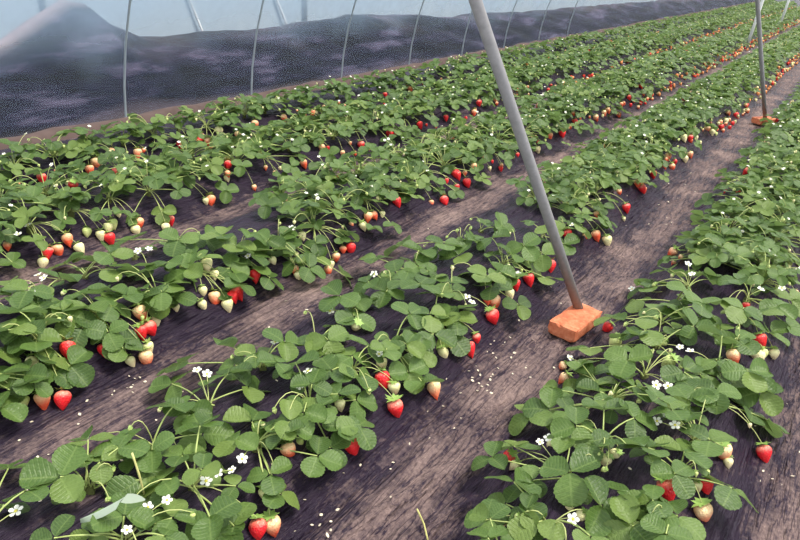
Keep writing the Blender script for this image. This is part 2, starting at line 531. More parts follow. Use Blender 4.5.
for y in (4.03, 7.75):
    o = tube('neighbouring_hoop', [(-6.37, y, -0.12), (-6.38, y, 0.5), (-6.46, y, 1.0), (-6.64, y, 1.5), (-6.96, y, 1.97), (-7.5, y, 2.33), (-9.2, y, 2.68)], 0.022, M_HOOP, sides=8)
    tag(o, 'faint hoop of the neighbouring greenhouse, %s' % ('behind the tallest dark bank' if y < 5 else 'behind the low stretch of bank'), 'hoop', 'hoops outside')
for k, (ya, yb) in enumerate(((5.74, 6.02), (7.15, 7.50))):
    o = tube('film_rope', [(-6.38, yb, -0.05), (-6.38, (ya + yb) / 2, 0.24), (-6.40, ya, 0.55), (-6.47, ya - 0.3, 1.0)], 0.014, M_ROPE, sides=6)
    tag(o, 'faint pale rope slanting behind the film wall, %s of two' % ('nearer' if k == 0 else 'farther'), 'rope', 'ropes outside')

def brick(loc, rot, label):
    L, B, H = 0.245, 0.12, 0.058
    nx_, ny_, nz_ = 14, 8, 5
    grid, V, Fc = {}, [], []
    def vid(i, j, k):
        if (i, j, k) not in grid:
            p = np.array([L * (i / nx_ - .5), B * (j / ny_ - .5), H * k / nz_])
            e = (i in (0, nx_)) + (j in (0, ny_)) + (k in (0, nz_))
            c = np.array([0, 0, H / 2])
            q = p - c
            if e >= 2: q *= np.array([0.985, 0.965, 0.90 if k in (0, nz_) else 1])
            ch = float(vnoise(np.array(p[0] * 60 + 7), np.array(p[1] * 60 + p[2] * 45), 33))
            if e >= 2 and ch > 0.25: q *= 0.955
            q += 0.0016 * np.array([ch, float(vnoise(np.array(p[1] * 70), np.array(p[2] * 70 + p[0] * 50), 34)), ch])
            grid[(i, j, k)] = len(V)
            V.append(q + c)
        return grid[(i, j, k)]
    for i in range(nx_):
        for j in range(ny_):
            Fc.append((vid(i, j, nz_), vid(i + 1, j, nz_), vid(i + 1, j + 1, nz_), vid(i, j + 1, nz_)))
            Fc.append((vid(i, j, 0), vid(i, j + 1, 0), vid(i + 1, j + 1, 0), vid(i + 1, j, 0)))
    for i in range(nx_):
        for k in range(nz_):
            Fc.append((vid(i, 0, k), vid(i + 1, 0, k), vid(i + 1, 0, k + 1), vid(i, 0, k + 1)))
            Fc.append((vid(i, ny_, k), vid(i, ny_, k + 1), vid(i + 1, ny_, k + 1), vid(i + 1, ny_, k)))
    for j in range(ny_):
        for k in range(nz_):
            Fc.append((vid(0, j, k), vid(0, j, k + 1), vid(0, j + 1, k + 1), vid(0, j + 1, k)))
            Fc.append((vid(nx_, j, k), vid(nx_, j + 1, k), vid(nx_, j + 1, k + 1), vid(nx_, j, k + 1)))
    o = link('red_brick', mesh('red_brick', V, Fc, [M_BRICK], smooth=False))
    o.location, o.rotation_euler = loc, (0, 0, rot)
    tag(o, label, 'brick', 'bricks under the poles')
    return o
BZ = 0.012
brick((-0.634, 2.525, BZ), math.radians(83), 'large orange-red brick in the furrow under the near leaning pole')
brick((-0.575, 7.80, 0.004), math.radians(60), 'small distant red brick under the far leaning pole')
def straight(name, a, d, length, r, material, label, cat, group):
    a, d = np.array(a), np.array(d, float)
    d /= np.linalg.norm(d)
    o = tube(name, [a + d * length * t for t in (0, .25, .5, .75, 1)], r, material, sides=20)
    return tag(o, label, cat, group)
straight('leaning_pole', (-0.652, 2.60, BZ + 0.053), (-0.30, -0.51, 1.0), 2.3, 0.0195, M_POLE, 'long grey steel pole leaning over the bed, footed on the large brick', 'pole', 'leaning grey poles')
straight('leaning_pole', (-0.574, 7.794, 0.053), (-0.28, -0.55, 1.0), 2.4, 0.019, M_POLE, 'thin far grey steel pole leaning, footed on the small distant brick', 'pole', 'leaning grey poles')
straight('white_post', (-1.76, 14.84, -0.02), (0.04, 0.07, 1.0), 2.5, 0.027, M_WPOST, 'white upright post between two beds, nearer of the two', 'post', 'white posts')
straight('white_post', (-1.85, 20.7, 0.05), (0.04, 0.05, 1.0), 2.5, 0.03, M_WPOST, 'thinner pale upright post between two beds, farther of the two', 'post', 'white posts')

# ------------------------------------------------------------------ plant pieces
def leaflet_data(N, cols, seed, wide=0.50, teeth=True):
    R = np.random.RandomState(seed)
    cup, droop, fold = R.uniform(0.0, 0.45), R.uniform(-0.05, 0.28), R.uniform(-0.04, 0.08)
    V, Fc, UV = [], [], []
    for i in range(N):
        th = math.pi * i / (N - 1)
        s = 0.5 - 0.5 * math.cos(th)
        w = wide * (math.sin(th) ** 0.85 if 0 < i < N - 1 else 0.03) * (1 - 0.42 * (1 - s) ** 3) * (1 + 0.05 * s)
        for k in range(cols):
            v = -1 + 2 * k / (cols - 1)
            tooth = 1.0
            if teeth and abs(v) == 1 and s > 0.15: tooth = 1.035 if i % 2 else 0.97
            yy = v * w * tooth
            xx = s + ((s - 0.5) * 0.10 * (tooth - 1) * 4 if abs(v) == 1 else 0)
            zz = cup * w * v * v + fold * abs(v) - droop * s * s + 0.025 * math.sin(9 * s + 3 * v + seed) * abs(v)
            V.append((xx, yy, zz))
            UV.append((s, 0.5 + 0.5 * yy))
    for i in range(N - 1):
        for k in range(cols - 1):
            a = i * cols + k
            Fc.append((a, a + cols, a + cols + 1, a + 1))
    return V, Fc, UV
LEAFLETS = []
for s in range(7):
    V, Fc, UV = leaflet_data(23, 5, s + 1)
    LEAFLETS.append(mesh('leaflet', V, Fc, [M_LEAF], uvs=UV))
SPREAD = [(0, 1.0), (1, 0.95), (-1, 0.95)]
def leaflet_matrix(center, az, tilt, roll, L, which):
    """one of the three leaflets of a leaf whose petiole ends at center"""
    base = Matrix.Translation(Vector(center)) @ Matrix.Rotation(az, 4, 'Z') @ Matrix.Rotation(tilt, 4, 'Y') @ Matrix.Rotation(roll, 4, 'X')
    ang, k = SPREAD[which]
    a = ang * math.radians(uni(92, 122))
    droop = uni(-0.30, 0.28)
    return base @ Matrix.Rotation(a, 4, 'Z') @ Matrix.Rotation(droop, 4, 'Y') @ Matrix.Translation((0.004, 0, 0)) @ Matrix.Diagonal((L * k, L * k * uni(0.95, 1.12), L * k, 1))
# joined three-leaflet blades for plants farther off
def trifoliate(seed, N, cols, teeth):
    random.seed(seed)
    V, Fc, UV = [], [], []
    for w in range(3):
        v, f, u = leaflet_data(N, cols, seed * 3 + w, teeth=teeth)
        mx = leaflet_matrix((0, 0, 0), 0, 0, 0, 1.0, w)
        o = len(V)
        V += [tuple(mx @ Vector(p)) for p in v]
        Fc += [tuple(i + o for i in q) for q in f]
        UV += u
    return V, Fc, UV
TRI = []
for s in range(9):
    V, Fc, UV = trifoliate(s + 1, 11, 5, True)
    TRI.append(mesh('leaf', V, Fc, [M_LEAF], uvs=UV))
TRI_LOW = [trifoliate(s + 31, 5, 3, False) for s in range(8)]
random.seed(11)

def berry_data(seed, nu=16, nv=10):
    R = np.random.RandomState(seed)
    V, Fc = [], []
    ax, ph = R.uniform(0.86, 1.05), R.uniform(0, 6)
    shape = R.uniform(0.85, 1.25)
    for j in range(nv + 1):
        t = j / nv
        r = 0.43 * (math.sin(math.pi * t ** (0.62 * shape)) ** 0.72 if 0 < t < 1 else 0.02)
        r *= 1.0 - 0.22 * t
        for i in range(nu):
            a = 2 * math.pi * i / nu
            q = 1 + 0.05 * math.sin(2 * a + ph) + 0.03 * math.sin(3 * a + 2 * ph + 4 * t)
            V.append((r * q * math.cos(a), r * q * ax * math.sin(a), -t + 0.05 * math.cos(a - ph) * t))
    for j in range(nv):
        for i in range(nu):
            a, b_ = j * nu + i, j * nu + (i + 1) % nu
            Fc.append((a, a + nu, b_ + nu, b_))
    return V, Fc
BERRY = {k: [mesh('strawberry', *berry_data(s + 5), [M_BERRY[k]]) for s in range(4)] for k in 'rowg'}
def calyx_data(seed, nsep=9):
    R = np.random.RandomState(seed)
    V, Fc = [], []
    for k in range(nsep):
        a = 2 * math.pi * k / nsep + R.uniform(-.2, .2)
        ln, up = R.uniform(0.34, 0.5), R.uniform(-0.02, 0.22)
        c, s = math.cos(a), math.sin(a)
        o = len(V)
        for (r, w, z) in ((0.02, 0.05, 0.03), (ln * 0.5, 0.11, 0.05), (ln, 0.0, up)):
            if w: V += [(r * c - w * s, r * s + w * c, z), (r * c + w * s, r * s - w * c, z)]
            else: V.append((r * c, r * s, z))
        Fc += [(o, o + 1, o + 3, o + 2), (o + 2, o + 3, o + 4)]
    return V, Fc
CALYX = [mesh('calyx', *calyx_data(s), [M_CALYX]) for s in range(4)]
def flower_mesh(seed):
    R = np.random.RandomState(seed)
    V, Fc, mi = [], [], []
    for k in range(5):
        a = 2 * math.pi * k / 5 + R.uniform(-.1, .1)
        up = R.uniform(0.0, 0.35)
        o = len(V)
        V.append((0.12 * math.cos(a), 0.12 * math.sin(a), 0.0))
        for (r, da) in ((0.40, 0.62), (0.80, 0.50), (1.0, 0.17), (1.0, -0.17), (0.80, -0.50), (0.40, -0.62)):
            V.append((r * math.cos(a + da * 0.95), r * math.sin(a + da * 0.95), up * r * r + 0.04 * abs(da)))
        for j in range(1, 6):
            Fc.append((o, o + j + 1, o + j)); mi.append(0)
    o = len(V)
    for (r, z) in ((0.26, 0.02), (0.22, 0.12), (0.10, 0.20)):
        for k in range(8): V.append((r * math.cos(k * math.pi / 4), r * math.sin(k * math.pi / 4), z))
    V.append((0, 0, 0.22))
    for j in range(2):
        for k in range(8):
            Fc.append((o + j * 8 + k, o + j * 8 + (k + 1) % 8, o + j * 8 + 8 + (k + 1) % 8, o + j * 8 + 8 + k)); mi.append(1)
    for k in range(8): Fc.append((o + 16 + k, o + 16 + (k + 1) % 8, o + 24)); mi.append(1)
    return mesh('flower', V, Fc, [M_PETAL, M_EYE], mi)
FLOWERS = [flower_mesh(s) for s in range(4)]
def crown_mesh():
    V, Fc = [], []
    for j, (r, z) in enumerate(((0.016, -0.03), (0.015, 0.0), (0.012, 0.014), (0.006, 0.022))):
        for k in range(8):
            q = 1 + 0.2 * math.sin(3 * k + j)
            V.append((r * q * math.cos(k * math.pi / 4), r * q * math.sin(k * math.pi / 4), z))
    for j in range(3):
        for k in range(8):
            a, b_ = j * 8 + k, j * 8 + (k + 1) % 8
            Fc.append((a, b_, b_ + 8, a + 8))
    Fc.append(tuple(range(24, 32)))
    return mesh('crown', V, Fc, [M_CROWN])
CROWN = crown_mesh()

# ------------------------------------------------------------------ what grows where (read off the photograph)
LEAF_PX = [  # place in the photo and spread in pixels
 (8,469,40),(60,477,52),(26,490,42),(54,538,38),(88,440,42),(118,448,50),(152,450,38),(140,480,52),(124,516,46),(148,518,42),(4,505,36),(100,462,34),
 (202,434,48),(248,388,44),(228,374,42),(172,384,40),(252,422,48),(200,426,40),(290,422,42),(182,456,40),(236,440,40),(162,480,42),(202,470,32),(236,486,26),
 (270,474,38),(280,494,38),(210,518,52),(234,526,48),(220,534,40),(172,518,42),(164,536,36),(310,452,42),(284,434,36),
 (328,340,40),(352,356,42),(332,370,46),(368,346,40),(386,350,32),(358,376,40),(406,344,36),(418,354,34),(410,330,34),(434,334,50),(458,342,40),(408,372,38),(422,382,40),
 (338,394,38),(356,400,40),(326,410,40),(358,426,42),(342,426,34),(330,448,40),
 (180,364,40),(234,348,50),(256,354,36),(284,342,40),(276,362,36),(296,364,44),(312,384,36),(316,342,36),(174,406,44),(188,412,40),(304,412,40),(280,424,36),
 (492,458,36),(522,450,44),(514,482,50),(506,504,42),(486,520,36),(500,524,36),(538,522,50),(570,472,56),(592,502,50),(598,446,42),(626,444,44),(632,494,40),(590,536,40),(632,526,50),(570,440,40),(488,538,36),
 (648,448,44),(684,452,46),(710,440,44),(722,484,58),(684,478,38),(652,500,38),(678,516,46),(648,524,40),(666,534,40),(690,538,36),
 (590,348,42),(582,364,36),(576,380,38),(558,390,26),(592,374,36),(624,332,44),(628,360,40),(620,382,44),(636,386,40),(530,414,44),(550,410,42),(570,412,32),(604,410,40),(576,426,40),(634,418,40),(600,392,36),
 (658,398,42),(684,372,38),(700,374,36),(694,390,44),(688,400,44),(716,392,38),(672,410,36),(688,414,40),(740,368,38),(748,382,38),(760,392,38),(752,414,44),(768,420,44),(644,330,40),(694,326,44),(722,336,40),(746,342,40),(768,336,36),(788,326,40),(716,360,32),(674,334,32),
 (652,282,40),(670,270,44),(660,312,44),(680,312,38),(702,306,40),(688,290,40),(704,274,40),(708,258,40),(688,238,40),(710,232,40),(720,244,36),(738,256,44),(754,242,44),(756,226,40),(776,226,44),(758,274,46),(738,280,32),(744,306,56),(760,314,50),(778,306,40),(792,300,50),(792,256,40),(724,300,36),(700,318,36),(774,254,40),(644,288,36),(636,300,34),(612,318,30),
 (400,246,38),(420,252,38),(376,258,32),(418,266,32),(396,272,36),(404,282,34),(340,274,40),(340,296,50),(358,302,50),(354,316,40),(386,292,34),(368,282,34),(420,284,40),(438,294,44),(448,282,40),(458,308,40),(444,244,44),(458,256,50),(430,314,36),(410,314,36),(440,320,36),(456,320,36),(478,272,38),
 (492,238,40),(502,226,38),(524,246,44),(498,272,36),(486,276,40),(492,286,40),(506,304,28),(534,264,40),(564,244,38),(512,254,40),(542,254,36),(580,226,44),(604,220,38),(474,240,38),(516,278,36),(540,276,32),(552,232,38),
 (66,264,38),(92,256,40),(110,254,36),(130,240,46),(116,270,44),(132,266,36),(148,270,40),(6,286,40),(38,304,46),(60,304,36),(86,294,40),(102,294,36),(88,308,40),(60,278,40),(152,296,36),(152,308,36),(12,296,36),(46,318,40),(28,290,36),(112,306,34),(126,296,34),(72,316,36),(20,312,38),
 (8,330,40),(26,328,36),(36,342,46),(54,352,38),(50,360,32),(56,370,36),(70,366,40),(10,390,44),(2,408,36),(20,372,38),(2,374,36),(108,332,32),(130,342,36),(118,346,30),(46,326,36),(82,328,36),(4,352,38),(34,382,30),
 (178,240,40),(206,238,48),(186,246,40),(222,236,38),(250,234,44),(236,246,44),(168,262,44),(188,270,50),(166,284,38),(174,296,38),(166,310,36),(162,292,36),(208,260,32),(238,278,36),(240,284,30),(230,268,32),(226,296,26),(264,268,36),(270,278,30),(268,240,40),(282,240,40),(272,250,36),(282,260,36),(300,236,38),(314,246,40),(314,272,32),(206,280,32),(292,262,32),(300,258,34),(254,256,34)]
BERRY_PX = [  # place, width in pixels, ripeness
 (352,455,17,'r'),(289,453,16,'o'),(266,496,13,'w'),(272,527,17,'o'),(258,531,16,'r'),(395,417,18,'r'),(383,383,15,'r'),(394,394,12,'w'),(382,365,11,'w'),(434,395,14,'o'),(443,355,11,'w'),(469,352,15,'r'),(476,341,9,'r'),(340,408,11,'w'),(300,444,8,'g'),(355,333,11,'w'),(492,322,14,'r'),(494,306,13,'o'),(486,304,9,'o'),(509,297,10,'w'),(515,290,10,'r'),(529,282,12,'r'),(550,268,13,'r'),(568,236,11,'r'),(596,237,11,'o'),(607,243,10,'w'),
 (642,191,9,'r'),(653,176,10,'r'),(663,167,8,'o'),(672,167,8,'o'),(668,157,8,'o'),(685,160,8,'w'),(690,156,8,'o'),(690,139,9,'r'),(684,139,7,'w'),(707,130,8,'o'),(712,134,7,'w'),(720,124,8,'o'),(721,129,9,'r'),(726,121,6,'w'),(736,116,9,'r'),(728,113,6,'w'),(758,94,7,'o'),(777,79,8,'r'),(789,63,7,'r'),(481,218,8,'r'),(626,210,8,'r'),(637,186,7,'o'),
 (63,402,16,'r'),(43,403,14,'o'),(24,402,9,'g'),(32,365,11,'w'),(68,350,17,'r'),(106,354,15,'r'),(131,362,9,'w'),(146,359,13,'o'),(149,350,9,'w'),(150,330,15,'r'),(142,336,12,'r'),(141,315,13,'o'),(156,322,9,'w'),(215,300,14,'o'),(238,299,12,'r'),(233,302,10,'r'),(228,310,11,'w'),(203,307,9,'w'),(203,295,8,'w'),(207,268,11,'w'),(215,281,9,'w'),(255,279,13,'r'),(295,273,9,'o'),(298,280,8,'w'),(309,283,9,'w'),(273,263,7,'w'),(302,239,8,'w'),(297,256,6,'w'),(176,309,7,'w'),
 (351,250,10,'r'),(343,250,7,'o'),(336,261,8,'o'),(328,274,8,'o'),(331,268,7,'w'),(363,228,8,'w'),(368,219,9,'o'),(374,217,8,'o'),(382,217,6,'w'),(397,205,11,'r'),(444,203,8,'r'),(467,183,9,'r'),(458,176,8,'r'),(538,150,7,'w'),(550,137,7,'o'),(562,135,8,'r'),(575,122,8,'r'),(596,118,7,'o'),(608,111,7,'o'),(619,115,7,'o'),(629,98,8,'r'),(641,87,7,'r'),(677,76,6,'o'),(694,69,6,'o'),(604,114,7,'o'),
 (48,255,13,'r'),(58,251,12,'o'),(43,263,8,'w'),(68,240,11,'o'),(80,249,9,'w'),(110,239,12,'r'),(101,236,9,'w'),(108,228,8,'w'),(113,224,8,'g'),(87,232,7,'g'),(139,223,9,'o'),(136,231,8,'w'),(170,222,10,'r'),(166,229,7,'w'),(211,202,9,'o'),(206,203,6,'w'),
 (361,145,8,'r'),(390,134,8,'r'),(420,126,8,'r'),(446,118,9,'r'),(479,103,8,'r'),(495,100,7,'o'),(474,113,6,'o'),(304,164,8,'o'),(322,148,7,'o'),(410,90,7,'o'),(385,96,8,'r'),(284,118,8,'o'),(312,115,7,'o'),(456,174,8,'r'),
 (180,146,8,'r'),(201,140,8,'o'),(208,142,7,'o'),(219,131,8,'w'),(255,125,8,'o'),(138,155,9,'o'),(111,153,7,'o'),(96,163,9,'o'),(90,171,8,'o'),(115,173,9,'r'),(42,179,10,'r'),(73,186,9,'r'),(228,165,7,'r'),(238,135,7,'o'),
 (764,455,20,'r'),(724,453,16,'o'),(728,463,8,'w'),(668,491,17,'r'),(706,488,12,'r'),(698,487,8,'w'),(703,515,16,'o'),(508,460,11,'r'),(514,466,9,'w'),(549,449,9,'w'),(605,461,10,'w'),(614,454,9,'w'),(569,508,8,'w'),(580,516,10,'w'),(563,382,10,'o'),(562,368,8,'o'),(614,344,11,'g'),(606,332,9,'r'),(617,400,9,'g'),(733,358,13,'o'),(761,342,11,'r'),(757,359,11,'w'),(774,354,9,'w'),(763,354,8,'g'),(667,364,11,'g'),(662,345,7,'g'),(672,253,9,'o'),(746,172,6,'r'),(746,306,6,'r'),(504,526,8,'o')]
FLOWER_PX = [(16,511,14),(148,507,10),(127,530,10),(206,481,12),(242,459,11),(218,473,10),(167,500,10),(379,354,10),(207,374,10),(197,370,9),(308,371,10),(291,405,11),(275,342,9),(573,519,12),(549,438,11),(540,442,8),(656,385,14),(664,378,13),(668,386,10),(675,425,13),(657,421,9),(680,347,7),(690,351,8),(570,358,8),(649,264,8),(724,222,9),(727,217,7),(688,264,8),(692,274,9),(761,289,9),(782,288,9),(787,271,9),(796,270,8),(632,289,9),(762,246,8),(572,225,8),(525,259,9),(518,274,7),(467,297,8),(472,302,8),(374,274,8),(330,311,9),(444,310,7),(31,292,8),(38,275,9),(44,278,9),(28,225,8),(18,234,8),(149,249,8),(138,251,8),(248,256,7),(292,228,7),(300,386,9),(232,470,9),(666,415,9),(786,156,7),(770,203,8),(767,212,7)]

# ------------------------------------------------------------------ plants
BED_NAME = ['bed right of brick', 'bed left of brick', 'third bed from film wall', 'second bed from film wall', 'bed beside film wall']
LIST_TO = [3.30, 3.42, 2.30, -1, -1]                  # how far along each bed the leaves are read off one by one
FAR = 34.0
class Plant:
    def __init__(s, bed, side, y):
        s.bed, s.side = bed, side
        x = BEDS[bed] + side * (0.115 if bed < 2 else 0.14 if bed < 4 else 0.13) + uni(-0.025, 0.025)
        s.p = np.array([x, y, prof1(x)])
        s.listed = y < LIST_TO[bed]
        s.leaves, s.berries, s.flowers = [], [], []      # leaves: (centre, L), berries: (point, length, ripeness)
plants = []
for bd in range(5):
    for side in ((-1, 1) if bd < 4 else (1,)):
        y = 0.35 + uni(0, 0.2)
        while y < FAR:
            pl = Plant(bd, side, y)
            q = project(pl.p + np.array([0, 0, 0.12]))
            if q and -45 < q[0] < 850 and -30 < q[1] < 600: plants.append(pl)
            y += (0.215 if y < 12 else 0.26) * uni(0.88, 1.12)
def nearest(p, maxd=9.0, weight=(1, 1)):
    best, bd_ = None, maxd
    for pl in plants:
        d = math.hypot((pl.p[0] - p[0]) * 1.25, pl.p[1] - p[1])
        if d < bd_: best, bd_ = pl, d
    return best
NOFILL = []
for (px, py, sp) in LEAF_PX:
    p, t = drop(px, py, uni(0.045, 0.11))
    pl = nearest(p)
    L = min(0.082, max(0.044, sp * t / (F * 1.74)))
    pl.leaves.append((p, L))
for (px, py, wd, k) in BERRY_PX:
    wd *= 1.0
    w0 = wd * 2.2 / F
    p, t = drop(px, py, 0.018)
    width = min(0.048, max(0.016, wd * t / F))
    off = 0.5 * width
    p, t = drop(px, py, off)
    p[2] += max(0.0, lift(p))
    pl = nearest(p)
    pl.berries.append((p, width, k))
for (px, py, wd) in FLOWER_PX:
    p, t = drop(px, py, uni(0.05, 0.11))
    pl = nearest(p)
    pl.flowers.append((p, min(0.032, max(0.018, wd * t / F)) * 0.5))
# plants farther along the beds grow by habit
for pl in plants:
    far = pl.p[1] > 9
    if not pl.listed:
        nl = random.randint(11, 14)
        a0 = rnd() * 6.28
        for k in range(nl):
            a = a0 + k * 2.4 + uni(-.3, .3)
            r = uni(0.02, 0.22 if pl.bed < 2 else 0.25 if pl.bed < 4 else 0.19)
            h = uni(0.06, 0.15) - r * 0.25
            x, y = pl.p[0] + r * math.cos(a), pl.p[1] + r * math.sin(a)
            pl.leaves.append((np.array([x, y, prof1(x) * 0.6 + pl.p[2] * 0.4 + h]), uni(0.042, 0.074)))
    elif len(pl.leaves):
        for k in range(2):                            # low, half-hidden leaves around the crown
            a, r = rnd() * 6.28, uni(0.03, 0.10)
            x, y = pl.p[0] + r * math.cos(a), pl.p[1] + r * math.sin(a)
            pl.leaves.append((np.array([x, y, prof1(x) + uni(0.03, 0.06)]), uni(0.04, 0.055)))
    if not pl.listed:
        for k in range(random.choice((0, 1, 1, 2))):
            a, r = rnd() * 6.28, uni(0.02, 0.16)
            pl.flowers.append((pl.p + np.array([r * math.cos(a), r * math.sin(a), uni(0.08, 0.16)]), uni(0.008, 0.011)))
        nb = random.choice((2, 3, 4, 5, 6) if pl.p[1] > 11 else (1, 2, 3, 4)) if pl.side > 0 else random.choice((0, 1, 2))
        if pl.p[1] < 7 and pl.berries: nb = random.choice((0, 1))
        elif pl.p[1] < 7: nb = min(nb, 3)
        for k in range(nb):
            w = uni(0.018, 0.034) if pl.p[1] < 7 else uni(0.026, 0.044)
            x = BEDS[pl.bed] + ((uni(0.20, 0.31) if pl.p[1] < 7 else uni(0.25, 0.36)) if pl.side > 0 else -uni(0.18, 0.28))
            y = pl.p[1] + uni(-.11, .11)
            pl.berries.append((np.array([x, y, prof1(x) + w * 0.5 + (uni(0, .05) if rnd() < .4 else 0)]), w, random.choice('rrooooowwg')))
    if True:
        for k in range(random.choice((1, 2, 3)) if pl.p[1] < 5 else random.choice((2, 3, 4, 5))):  # small green fruit on the trusses
            a, r = rnd() * 6.28, uni(0.05, 0.16)
            x, y = pl.p[0] + r * math.cos(a), pl.p[1] + r * math.sin(a)
            pl.berries.append((np.array([x, y, prof1(x) + (uni(0.03, 0.09) if pl.listed else uni(0.07, 0.13))]), uni(0.010, 0.016), random.choice('ggw')))
plants = [p for p in plants if p.leaves]
for pl in plants: pl.d = np.linalg.norm(pl.p - EYE)
plants.sort(key=lambda p: p.d)
SOLO, MASS = plants[:296], plants[296:]

RIPE = {'r': 'ripe red strawberry', 'o': 'half-ripe orange strawberry', 'w': 'pale unripe strawberry', 'g': 'small green strawberry'}
NUM = ['no', 'one', 'two', 'three', 'four', 'five', 'six', 'seven', 'eight', 'nine', 'ten', 'eleven', 'twelve']
def berry_axis(p, bed):
    sl = 1 if p[0] > BEDS[bed] else -1
    v = Vector((sl * uni(0.25, 0.55), uni(-0.40, 0.1), -uni(0.65, 1.0)))
    return v.normalized()
BPIX = np.array([(a, b_) for (a, b_, c_, d_) in BERRY_PX], float)
BRAD = np.array([c_ for (a, b_, c_, d_) in BERRY_PX], float) * 0.45
OFFS = [(0, 0), (.025, 0), (-.025, 0), (0, .03), (0, -.03), (-.04, .02), (.04, .03), (-.045, -.02), (-.06, 0), (-.06, .04)]
def clear_place(p, az, L, listed):
    """turn or nudge a leaf so that it does not grow over the fruit beside it"""
    q0 = project(p)
    if q0 is None or q0[2] > 9: return p, az
    if np.min(np.hypot(BPIX[:, 0] - q0[0], BPIX[:, 1] - q0[1])) > L * 3 * F / q0[2]: return p, az
    best, bs = (p, az), 9
    for off in (OFFS if listed else OFFS[:3]):
        p2 = p + np.array([off[0], off[1], 0])
        for k in (0, .5, -.5, 1.0, -1.0, 1.6, -1.6, 2.3, -2.3, 3.1):
            cnt = 0
            for w in (0, 1.85, -1.85):
                a = az + k + w
                q = project(p2 + np.array([math.cos(a), math.sin(a), -0.2]) * L * 0.5)
                r = L * 0.50 * F / q[2]
                d = np.hypot(BPIX[:, 0] - q[0], (BPIX[:, 1] - q[1]) * 1.3)
                cnt += int((d < r + BRAD * 0.55).sum())
            if cnt < bs: best, bs = (p2, az + k), cnt
            if bs == 0: return best
    return best if bs < 2 and listed else None
rank = {}
for pl in sorted(SOLO, key=lambda p: p.p[1]):
    k = (pl.bed, pl.side)
    pl.no = rank.get(k, 0)
    rank[k] = pl.no + 1
for pl in SOLO:
    root = bpy.data.objects.new('strawberry_plant', None)
    root.empty_display_size = 0.05
    COL.objects.link(root)
    root.location = pl.p
    c0 = Vector(pl.p)
    near = pl.d < 3.3 and pl.listed
    link('crown', CROWN, root)
    nred = sum(1 for b_ in pl.berries if b_[2] == 'r')
    npale = len(pl.berries) - nred
    if nred: feat = '%s red berr%s' % (NUM[min(nred, 12)], 'y' if nred == 1 else 'ies')
    elif pl.flowers: feat = '%s white flower%s' % (NUM[min(len(pl.flowers), 12)], '' if len(pl.flowers) == 1 else 's')
    elif npale: feat = 'unripe berries only'
    else: feat = 'leaves only'
    lab = 'strawberry plant, %s, %s from near in %s row, %s' % (feat, ordinal(pl.no), 'left' if pl.side < 0 else 'right', BED_NAME[pl.bed])
    tag(root, lab, 'plant', 'strawberry plants in rows on the mulch beds')
    for (p, L) in pl.leaves:
        q = Vector(p) - c0
        az = math.atan2(q.y, q.x) + uni(-.5, .5)
        hr = math.hypot(q.x, q.y)
        tilt = uni(-0.15, 0.35) + min(0.35, hr * 1.6)
        roll = uni(-.4, .4)
        fit = clear_place(p, az, L, pl.listed)
        if fit is None: continue
        p, az = fit
        q = Vector(p) - c0
        start = np.array([uni(-.012, .012), uni(-.012, .012), 0.012])
        midp = np.array([q.x * 0.35, q.y * 0.35, max(q.z * 1.0, 0.02)])
        end = np.array(q)
        V, Fc = tube_data(bez(start, midp, end, 6), list(np.linspace(0.0028, 0.0019, 6)), 5 if near else 4, cap=False)
        if near:
            lf = link('leaf', mesh('leaf', V, Fc, [M_STEM]), root)
            for w in range(3):
                link('leaflet', random.choice(LEAFLETS), lf, leaflet_matrix(end, az, tilt, roll, L, w))
        else:
            mx = Matrix.Translation(Vector(end)) @ Matrix.Rotation(az, 4, 'Z') @ Matrix.Rotation(tilt, 4, 'Y') @ Matrix.Rotation(roll, 4, 'X') @ Matrix.Diagonal((L, L, L, 1))
            lf = link('leaf', random.choice(TRI), root, mx)
            if pl.d < 5.5:
                inv = mx.inverted()
                link('petiole', mesh('petiole', [tuple(inv @ Vector(v)) for v in V], Fc, [M_STEM]), lf)
    for (p, w, k) in pl.berries:
        ax = berry_axis(p, pl.bed)
        Lb = w / 0.80 * uni(1.0, 1.15)
        top = Vector(p) - ax * (Lb * 0.48) - c0
        rot = (-ax).to_track_quat('Z', 'Y').to_matrix().to_4x4() @ Matrix.Rotation(rnd() * 6.28, 4, 'Z')
        mx = Matrix.Translation(top) @ rot @ Matrix.Diagonal((Lb, Lb, Lb, 1))
        bo = link('strawberry', random.choice(BERRY[k]), root, mx)
        bo['label'] = RIPE[k]
        link('calyx', random.choice(CALYX), bo)
        if pl.d < 5.5:
            inv = mx.inverted()
            tp = np.array(top - ax * Lb * 0.02)
            mid = np.array([tp[0] * 0.5 - ax.x * 0.02, tp[1] * 0.5, max(0.055, tp[2] + 0.06)])
            V, Fc = tube_data(bez((0, 0, 0.015), mid, tp, 7), list(np.linspace(0.0019, 0.0014, 7)), 4, cap=False)
            link('stalk', mesh('stalk', [tuple(inv @ Vector(v)) for v in V], Fc, [M_STALK]), bo)
    for (p, r) in pl.flowers:
        q = Vector(p) - c0
        to = Vector((-0.15 + uni(-.4, .4) + 0.25, -0.35 + uni(-.4, .4), 1.0)).normalized()
        mx = Matrix.Translation(q) @ to.to_track_quat('Z', 'Y').to_matrix().to_4x4() @ Matrix.Diagonal((r, r, r, 1))
        fo = link('flower', random.choice(FLOWERS), root, mx)
        fo['label'] = 'white five-petalled flower with yellow centre'
        if pl.d < 5.5:
            inv = mx.inverted()
            V, Fc = tube_data(bez((0, 0, 0.015), (q.x * 0.4, q.y * 0.4, q.z * 0.9), tuple(q), 6), [0.0014] * 6, 4, cap=False)
            link('stalk', mesh('stalk', [tuple(inv @ Vector(v)) for v in V], Fc, [M_STALK]), fo)

